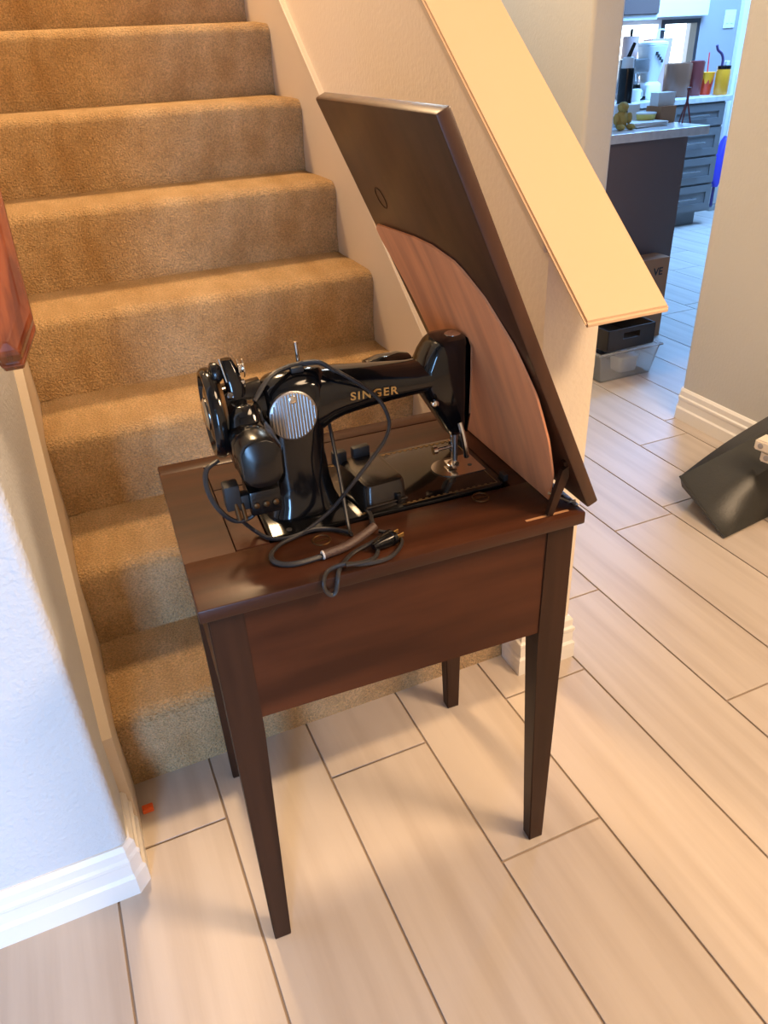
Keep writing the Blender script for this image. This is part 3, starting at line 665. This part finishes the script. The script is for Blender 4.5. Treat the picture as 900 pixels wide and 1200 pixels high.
# drawer unit at the back
CY = 3.57
cab = thing('drawer_cabinet', 'blue-grey kitchen base cabinet with four stacked drawers', 'cabinet', (4.5,3.9,0)); co = cab.location
obj('body', B(3.30,4.925,CY,4.19,0.10,0.860), 'cabinet_paint', cab, off=co)
obj('toe_kick', B(3.30,4.86,CY+0.06,4.15,0,0.10), 'cabinet_paint', cab, off=co)
def drawer(x0, x1, z0, z1):
    bm = bmesh.new(); y0, y1 = CY-0.018, CY-0.001; t = 0.05
    box(bm,x0,x1,y0,y1,z0,z0+t); box(bm,x0,x1,y0,y1,z1-t,z1); box(bm,x0,x0+t,y0,y1,z0+t,z1-t); box(bm,x1-t,x1,y0,y1,z0+t,z1-t); box(bm,x0+t,x1-t,y0+0.010,y1,z0+t,z1-t)
    dr = obj('drawer', bm, 'cabinet_paint', cab, off=co)
    xm, zm = (x0+x1)/2, (z0+z1)/2
    bm = bmesh.new(); cyl(bm,(xm-0.09,y0-0.018,zm),(xm+0.09,y0-0.018,zm),0.006,n=10)
    for sx in (-0.07,0.07): cyl(bm,(xm+sx,y0-0.018,zm),(xm+sx,y0+0.012,zm),0.004,n=8)
    obj('handle', bm, 'grey_steel', dr, True, off=co)
for z0, z1 in ((0.115,0.295),(0.31,0.49),(0.505,0.690),(0.705,0.850)): drawer(4.42,4.915,z0,z1)
obj('dishwasher_front', B(3.70,4.40,CY-0.02,CY-0.001,0.12,0.850,bev=0.004), 'white_plastic', cab, off=co)
obj('counter', B(3.30,4.96,CY-0.03,4.19,0.860,0.895,bev=0.003), 'counter_stone', cab, off=co)
# upper cabinet
uc = thing('wall_cabinet', 'dark upper cabinet above the far kitchen counter', 'cabinet', (4.2,3.9,1.415)); uo = uc.location
obj('body', B(3.5,4.485,3.90,4.19,1.415,2.3), 'island_paint', uc, off=uo)
obj('door', B(4.02,4.48,3.882,3.899,1.42,2.29,bev=0.002), 'island_paint', uc, off=uo)
obj('light_rail', B(3.5,4.485,3.90,3.92,1.385,1.414), 'white_plastic', uc, off=uo)
# kitchen window: pane, white frame on the left light, black frame on the right light
w1 = struct(obj('window_1', B(KWX0,KWX1,4.29,4.296,KWZ0,KWZ1), 'window_glass'))
def wframe(name, x0, x1, z0, z1, t, y0, y1, mat):
    bm = bmesh.new(); box(bm,x0,x1,y0,y1,z1-t,z1); box(bm,x0,x1,y0,y1,z0,z0+t); box(bm,x0,x0+t,y0,y1,z0+t,z1-t); box(bm,x1-t,x1,y0,y1,z0+t,z1-t)
    return obj(name, bm, mat, w1)
wframe('window_frame', KWX0, 4.80, KWZ0, KWZ1, 0.025, 4.21, 4.27, 'white_trim')
wframe('window_frame', 4.80, KWX1, KWZ0, KWZ1, 0.030, 4.20, 4.27, 'dark_frame')
bl = struct(obj('trim_5', B(4.49,5.18,4.14,4.199,1.40,2.2,bev=0.004), 'blind'))
# slider window on the side wall
w2 = struct(obj('window_2', B(6.96,6.966,2.5,4.1,0.05,2.25), 'window_glass'))
bm = bmesh.new(); box(bm,6.92,6.98,2.5,2.56,0,2.25); box(bm,6.92,6.98,4.04,4.1,0,2.25); box(bm,6.92,6.98,3.27,3.33,0,2.25); box(bm,6.92,6.98,2.56,4.04,2.19,2.25); box(bm,6.92,6.98,2.56,4.04,0,0.06)
obj('window_frame', bm, 'white_trim', w2)
# casing round the unseen entry doorway
bm = bmesh.new(); box(bm,-1.85,-1.75,-2.60,-2.585,0,2.4); box(bm,-0.5,-0.4,-2.60,-2.585,0,2.4); box(bm,-1.75,-0.5,-2.60,-2.585,2.3,2.4)
struct(obj('trim_7', bm, 'white_trim'))
# white door at the far right of the kitchen
d1 = struct(obj('door_1', B(5.66,6.48,4.16,4.199,0.01,2.05,bev=0.002), 'white_trim'))
for x0, x1 in ((5.76,6.03),(6.11,6.38)):
    for z0, z1 in ((0.2,0.9),(1.02,1.9)): obj('door_panel', B(x0,x1,4.150,4.161,z0,z1,bev=0.004), 'white_trim', d1)
for z in (0.35,0.98,1.14): obj('hinge', B(5.652,5.672,4.148,4.160,z,z+0.08), 'brass', d1)
bm = bmesh.new(); box(bm,5.55,5.655,4.155,4.199,0,2.16,bev=0.004); box(bm,6.485,6.59,4.155,4.199,0,2.16,bev=0.004); box(bm,5.655,6.485,4.155,4.199,2.06,2.16)
struct(obj('trim_6', bm, 'white_trim'))
sp = tag(obj('switch_plate', B(-0.055,0.055,0,0.008,0,0.12,bev=0.002), 'white_plastic'), 'white double switch plate on the blue-lit kitchen wall', 'switch'); sp.location = (5.455,4.191,1.31)
for sx in (-0.025,0.025): obj('rocker', B(sx-0.014,sx+0.014,-0.004,0,0.03,0.09,bev=0.001), 'white_plastic', sp)

# things on the far counter (z = 0.895)
CZ = 0.8955
def th(name, label, cat, x, y, z=CZ, rz=0): return thing(name, label, cat, (x,y,z), rz)
def lo(t, name, prof, mat, c=(0,0,0), n=20, parent=None): return obj(name, lathe(bmesh.new(), c, Z, prof, n), mat, parent or t, True)
t = th('canister', 'wide brown ceramic canister on the far kitchen counter', 'canister', 4.615,3.76)
lo(t,'body',[(0,0.088),(0.005,0.092),(0.20,0.098),(0.212,0.096),(0.213,0.086),(0.20,0.084)],'brown_ceramic',n=28)
lo(t,'lid',[(0.2135,0.080),(0.217,0.080),(0.221,0.03)],'brown_ceramic')
t = th('tumbler', 'tall burgundy tumbler between the brown canister and the yellow cup', 'tumbler', 4.768,3.74)
lo(t,'body',[(0,0.047),(0.004,0.049),(0.20,0.056),(0.214,0.056),(0.2145,0.05)],'burgundy'); lo(t,'lid',[(0.215,0.050),(0.222,0.050),(0.224,0.03)],'burgundy')
t = th('paper_cup', 'yellow and red cup with a red straw on the far counter', 'cup', 4.880,3.742)
lo(t,'cup',[(0.072,0.0475),(0.145,0.056),(0.146,0.053)],'cup_yellow'); lo(t,'flame_band',[(0,0.040),(0.0718,0.0473)],'cup_red')
for k in range(9):
    a = 2*math.pi*k/9; bm = bmesh.new(); r = 0.0485
    p = lambda da, z, rr: (rr*math.cos(a+da), rr*math.sin(a+da), z)
    f = [bm.verts.new(p(-0.3,0.066,0.0475)), bm.verts.new(p(0.3,0.066,0.0475)), bm.verts.new(p(0.05,0.066+random.uniform(0.025,0.05),0.0535))]
    g_ = [bm.verts.new(v.co*1.02) for v in f]; bm.faces.new(f); bm.faces.new(g_[::-1])
    for i in range(3): bm.faces.new((f[i],f[(i+1)%3],g_[(i+1)%3],g_[i]))
    obj('flame', bm, 'cup_red', t)
bm = bmesh.new(); cyl(bm,(0.005,0,0.02),(-0.012,0,0.27),0.0045,n=8); obj('straw', bm, 'straw_red', t, True)
t = th('water_bottle', 'mustard yellow bottle with black lid and purple spout on the counter corner', 'bottle', 4.905+0.0,3.95)
t.location = (4.913, 3.622, CZ)
lo(t,'body',[(0,0.046),(0.004,0.049),(0.15,0.050),(0.165,0.046)],'bottle_yellow'); lo(t,'lid',[(0.1652,0.048),(0.185,0.048),(0.188,0.03)],'black_plastic')
bm = tube(bmesh.new(), [(-0.025,0,0.185),(-0.025,0,0.225),(-0.045,0,0.26),(-0.085,0,0.285),(-0.100,0,0.315)], 0.009, k=5); obj('spout', bm, 'purple', t, True)
bm = bmesh.new(); box(bm,0.005,0.035,-0.012,0.012,0.186,0.215,bev=0.003); obj('cap', bm, 'white_plastic', t)
t = th('countertop_blender', 'white countertop blender with a square jug on the far counter', 'blender', 4.41,3.82)
obj('base', loft(bmesh.new(), [sup((0,0,z),X,Y,a,a,5,24) for z,a in ((0,0.075),(0.01,0.08),(0.09,0.07),(0.11,0.05))]), 'white_plastic', t, True)
obj('jug', loft(bmesh.new(), [sup((0,0,z),X,Y,a,a,4,24) for z,a in ((0.111,0.050),(0.20,0.070),(0.33,0.088),(0.335,0.084))]), 'white_plastic', t, True)
obj('lid', loft(bmesh.new(), [sup((0,0,z),X,Y,a,a,4,24) for z,a in ((0.3355,0.088),(0.352,0.086),(0.36,0.06))]), 'white_plastic', t, True)
obj('handle', tube(bmesh.new(), [(0.02,0.08,0.31),(0.02,0.125,0.30),(0.02,0.12,0.20),(0.02,0.068,0.18)], 0.010), 'white_plastic', t, True)
bm = bmesh.new()
for k in range(4): box(bm,-0.035+0.018*k,-0.02+0.018*k,-0.0905+0.002*k,-0.080,0.275-0.016*k,0.295-0.016*k)
obj('mark', bm, 'dark_frame', t)
t = th('coffee_machine', 'grey steel coffee machine left of the white blender', 'coffee machine', 4.255,3.82)
obj('body', B(-0.065,0.065,0.0,0.09,0,0.26,bev=0.012), 'grey_steel', t, True); obj('head', B(-0.065,0.065,-0.10,0.0,0.17,0.26,bev=0.012), 'grey_steel', t, True)
obj('drip_tray', B(-0.06,0.06,-0.10,0.0,0,0.025,bev=0.004), 'black_plastic', t); lo(t,'brew_spout',[(0.12,0.012),(0.17,0.02)],'chrome',(0,-0.05,0)); lo(t,'carafe',[(0.026,0.03),(0.06,0.04),(0.10,0.03)],'black_plastic',(0.0,-0.05,0))
t = th('milk_jug', 'small white jug below the coffee machine', 'jug', 4.185,3.67)
lo(t,'body',[(0,0.030),(0.07,0.033),(0.078,0.03),(0.079,0.026)],'white_plastic'); obj('handle', tube(bmesh.new(), [(0.03,0,0.065),(0.05,0,0.06),(0.05,0,0.025),(0.03,0,0.015)],0.004), 'white_plastic', t, True)
t = th('paper_towel_roll', 'pinkish paper towel roll on a black stand by the kitchen window', 'paper towel', 4.36,4.005)
lo(t,'base',[(0,0.075),(0.01,0.075),(0.012,0.06)],'black_plastic'); lo(t,'roll',[(0.16,0.012),(0.16,0.058),(0.395,0.058),(0.395,0.012)],'pink_paper'); lo(t,'pole',[(0.012,0.010),(0.44,0.010)],'black_plastic')
t = th('tote_bag', 'cream paper tote standing behind the brown canister', 'bag', 4.63,4.03)
obj('body', loft(bmesh.new(), [[(-a,-0.05,z),(a,-0.05,z),(a,0.05,z),(-a,0.05,z)] for z,a in ((0,0.075),(0.37,0.095))]), 'cardboard' if False else 'pink_paper', t)
obj('handle', tube(bmesh.new(), [(-0.04,-0.03,0.36),(-0.03,-0.03,0.42),(0.03,-0.03,0.42),(0.04,-0.03,0.36)], 0.005), 'white_plastic', t, True)
# things on the island (z = 0.935)
IZ = 0.9355
t = th('black_bottle', 'tall black bottle with a white neck on the island by the wall edge', 'bottle', 2.955,2.28,IZ)
lo(t,'body',[(0,0.034),(0.004,0.036),(0.225,0.036),(0.23,0.033)],'black_plastic'); lo(t,'collar',[(0.2302,0.030),(0.275,0.028),(0.278,0.02)],'white_plastic')
bm = bmesh.new(); cyl(bm,(0.0,0,0.278),(0.028,0,0.335),0.010,0.008,n=12); obj('pourer', bm, 'black_plastic', t, True)
t = th('plush_toy', 'yellow-green plush figure sitting on the island edge', 'toy', 2.665,1.93,IZ)
def blob(nm, c, r, p=None):
    bm = bmesh.new(); bmesh.ops.create_icosphere(bm, subdivisions=3, radius=1.0)
    for v in bm.verts: v.co = Vector(c) + Vector((v.co.x*r[0], v.co.y*r[1], v.co.z*r[2]))*(1+0.07*math.sin(9*v.co.x+5*v.co.z))
    return obj(nm, bm, 'plush', p or t, True)
blob('body',(0,0,0.040),(0.030,0.028,0.040)); blob('head',(0.0,-0.005,0.092),(0.025,0.024,0.022)); blob('arm',(0.036,-0.01,0.046),(0.014,0.013,0.024)); blob('arm',(-0.036,-0.01,0.046),(0.014,0.013,0.024)); blob('leg',(0.030,-0.035,0.013),(0.016,0.025,0.013)); blob('leg',(-0.026,-0.035,0.013),(0.016,0.025,0.013))
t = th('paper_stack', 'stack of white papers on the island counter', 'papers', 2.83,1.99,IZ)
for k in range(5):
    o = obj('sheet', B(-0.10,0.10,-0.075,0.075,0.004*k,0.004*k+0.0036), 'paper', t); o.rotation_euler.z = random.uniform(-0.12,0.12)
t = th('yellow_tub', 'shallow pale yellow tub resting on the island papers', 'tub', 2.90,2.04,IZ+0.0205)
lo(t,'body',[(0,0.040),(0.003,0.042),(0.020,0.046),(0.024,0.046)],'yellow_dish',n=28); lo(t,'lid',[(0.0242,0.048),(0.030,0.048),(0.032,0.04)],'paper',n=28)
def carton(nm, label, x, y, z, w, dd, h, mat, rz, cat='box'):
    t = thing(nm, label, cat, (x,y,z), rz)
    obj('body', B(-w/2,w/2,-dd/2,dd/2,0,h-0.003), mat, t)
    for s in (-1,1): obj('flap', B(-w/2,w/2,min(0.001*s,s*dd/2),max(0.001*s,s*dd/2),h-0.003,h), mat, t)
    return t
carton('carton', 'small brown cardboard box at the right end of the island', 3.005,2.06,IZ,0.095,0.10,0.072,'cardboard',0.05)
carton('white_carton', 'white printed box on top of the small brown cardboard box', 3.015,2.07,IZ+0.0722,0.10,0.06,0.056,'paper',0.0)
t = carton('white_appliance_box', 'wide white box with a dark mark behind the papers', 2.865,2.185,IZ,0.145,0.10,0.080,'white_plastic',0.0)
obj('mark', B(-0.022,0.0,-0.0515,-0.0501,0.042,0.056), 'dark_frame', t)
t = th('tabletop_tripod', 'small dark folding tripod at the island counter edge', 'tripod', 3.045,1.935,IZ)
for dx, dy in ((-0.022,-0.01),(0.010,-0.03),(0.0,0.035)):
    obj('leg', cyl(bmesh.new(),(0,0,0.10),(dx,dy,0.001),0.004,0.0035,n=8), 'burgundy', t, True)
lo(t,'column',[(0.095,0.006),(0.135,0.006),(0.14,0.009),(0.15,0.009)],'burgundy')
# floor things beside the island
t = thing('cardboard_box', 'brown cardboard moving box with dark letters on the floor before the island', 'box', (2.75,1.735,0), 0.0)
obj('body', B(-0.14,0.098,-0.05,0.05,0,0.385), 'cardboard', t); obj('flap', B(-0.14,0.098,-0.05,-0.001,0.385,0.389), 'cardboard', t); obj('flap', B(-0.14,0.098,0.001,0.05,0.385,0.389), 'cardboard', t)
text('lettering', 'VE', 'crate_black', t, Matrix.Translation((0.035,-0.0506,0.325)) @ Matrix.Rotation(math.radians(90),4,'X'), 0.050, 0.0005, 0.001)
t = thing('storage_bin', 'clear plastic storage bin on the tiles behind the half wall', 'bin', (2.34,1.48,0), 0.0)
def bin_shell(bm, z0, z1, w0, d0, w1, d1, th_):
    o_ = [[(-w,-d_,z),(w,-d_,z),(w,d_,z),(-w,d_,z)] for z,w,d_ in ((z0,w0,d0),(z1,w1,d1))]
    i_ = [[(-w+th_,-d_+th_,z),(w-th_,-d_+th_,z),(w-th_,d_-th_,z),(-w+th_,d_-th_,z)] for z,w,d_ in ((z1,w1,d1),(z0+th_,w0,d0))]
    return loft(bm, o_+i_)
obj('tub', bin_shell(bmesh.new(), 0, 0.128, 0.135, 0.165, 0.160, 0.180, 0.004), 'clear_plastic', t)
bm = bmesh.new()
for a in ((-0.172,0.172,-0.190,-0.176),(-0.172,0.172,0.176,0.190),(-0.172,-0.156,-0.176,0.176),(0.156,0.172,-0.176,0.176)): box(bm,a[0],a[1],a[2],a[3],0.1285,0.138,bev=0.002)
obj('rim', bm, 'clear_plastic', t)
t2 = tag(obj('white_tub', loft(bmesh.new(), [sup((0,0,z),X,Y,a,a*0.8,4,24) for z,a in ((0,0.050),(0.06,0.056),(0.062,0.058),(0.07,0.058))]), 'white_plastic', None, True), 'white plastic tub inside the clear storage bin', 'tub'); t2.location = (2.395,1.40,0.0045)
t = thing('crate', 'black open crate with hand hole stacked on the clear bin', 'crate', (2.345,1.48,0.1385), 0.02)
w, dd, h, tk = 0.128, 0.165, 0.092, 0.006
bm = bmesh.new(); box(bm,-w,w,-dd,dd,0,tk); box(bm,-w,-w+tk,-dd,dd,tk,h); box(bm,w-tk,w,-dd,dd,tk,h); box(bm,-w,w,dd-tk,dd,tk,h)
box(bm,-w,w,-dd,-dd+tk,tk,0.045); box(bm,-w,w,-dd,-dd+tk,0.072,h); box(bm,-w,-0.045,-dd,-dd+tk,0.045,0.072); box(bm,0.045,w,-dd,-dd+tk,0.045,0.072)
obj('body', bm, 'crate_black', t)
t3 = tag(obj('board', B(-0.07,0.10,-0.01,0.01,0,0.15,bev=0.002), 'red_wood'), 'red-brown board standing behind the black crate', 'board'); t3.location = (2.53,1.69,0.0)
bm = B(-0.07,0.10,-0.012,-0.0105,0.012,0.02); obj('edge_strip', bm, 'white_plastic', t3)
# broom and side table by the far door
t = thing('broom', 'upright broom with a bright blue head cover beside the cabinet', 'broom', (5.42,3.98,0), 0)
lo(t,'handle',[(0.44,0.011),(1.0,0.011)],'white_plastic'); obj('head', loft(bmesh.new(), [sup((dx,0,z),X,Y,a,b,3,16) for dx,z,a,b in ((-0.05,0.18,0.02,0.03),(-0.05,0.26,0.06,0.04),(-0.03,0.40,0.055,0.04),(0.0,0.52,0.045,0.035),(0,0.56,0.02,0.02))]), 'broom_blue', t, True)
obj('dustpan', loft(bmesh.new(), [[(-0.12,-0.06,z),(0.03,-0.06,z),(0.03,0.06,z),(-0.12,0.06,z)] for z in (0.0,0.03)]), 'grey_steel', t); obj('neck', cyl(bmesh.new(),(-0.05,0,0.03),(-0.05,0,0.18),0.012), 'purple', t, True)
t = thing('side_table', 'small white side table with wooden edge near the far door', 'table', (5.72,3.85,0), 0)
obj('top', B(-0.25,0.25,-0.15,0.15,0.72,0.76,bev=0.003), 'white_plastic', t); obj('edge', B(-0.25,0.25,-0.158,-0.1505,0.725,0.752), 'cardboard', t)
for sx in (-0.22,0.22):
    for sy in (-0.12,0.12): obj('leg', B(sx-0.014,sx+0.014,sy-0.014,sy+0.014,0,0.72), 'white_plastic', t)

# ================================================================ FOLDED METAL FRAME RESTING ON THE BAG
fo = (1.95,0.16,0.0)
t = thing('metal_frame', 'cream metal frame bars with bolt holes resting on the dark bag', 'frame', fo, 0)
def bar(bm, p, q, w, h, bev=0.004):
    p, q = Vector(p), Vector(q); d = (q-p).normalized(); s = d.cross(Vector(Z)).normalized(); u = s.cross(d)
    return loft(bm, [[e + s*a + u*b for a, b in ((-w,-h),(w,-h),(w,h),(-w,h))] for e in (p,q)])
BA, BD = Vector((1.925,0.225,0.256)), Vector((0.22,-0.975,0.0)).normalized()
BS = BD.cross(Vector(Z)).normalized()
if BS.x > 0: BS = -BS
for nm, dz, dn in (('upper_bar',0.0,0.0),('lower_bar',-0.036,0.018)):
    p = BA + BD*dn + Vector((0.010 if dz else 0,0,dz)); bm = bar(bmesh.new(), p, p+BD*0.50, 0.028, 0.0165)
    bmesh.ops.bevel(bm, geom=list(bm.edges), offset=0.004, segments=2, affect='EDGES')
    b_ = obj(nm, bm, 'cream_metal', t, True, off=fo)
    bm = lathe(bmesh.new(), p+BD*0.020+BS*0.0278, BS, [(-0.003,0.0085),(0.0012,0.0085),(0.002,0.005)], 16); obj('bolt', bm, 'steel_dull', b_, True, off=fo)
obj('leg', bar(bmesh.new(), BA+BD*0.48+Vector((0.01,0,-0.04)), Vector((2.06,-0.32,0.0)), 0.014, 0.014), 'cream_metal', t, False, off=fo)
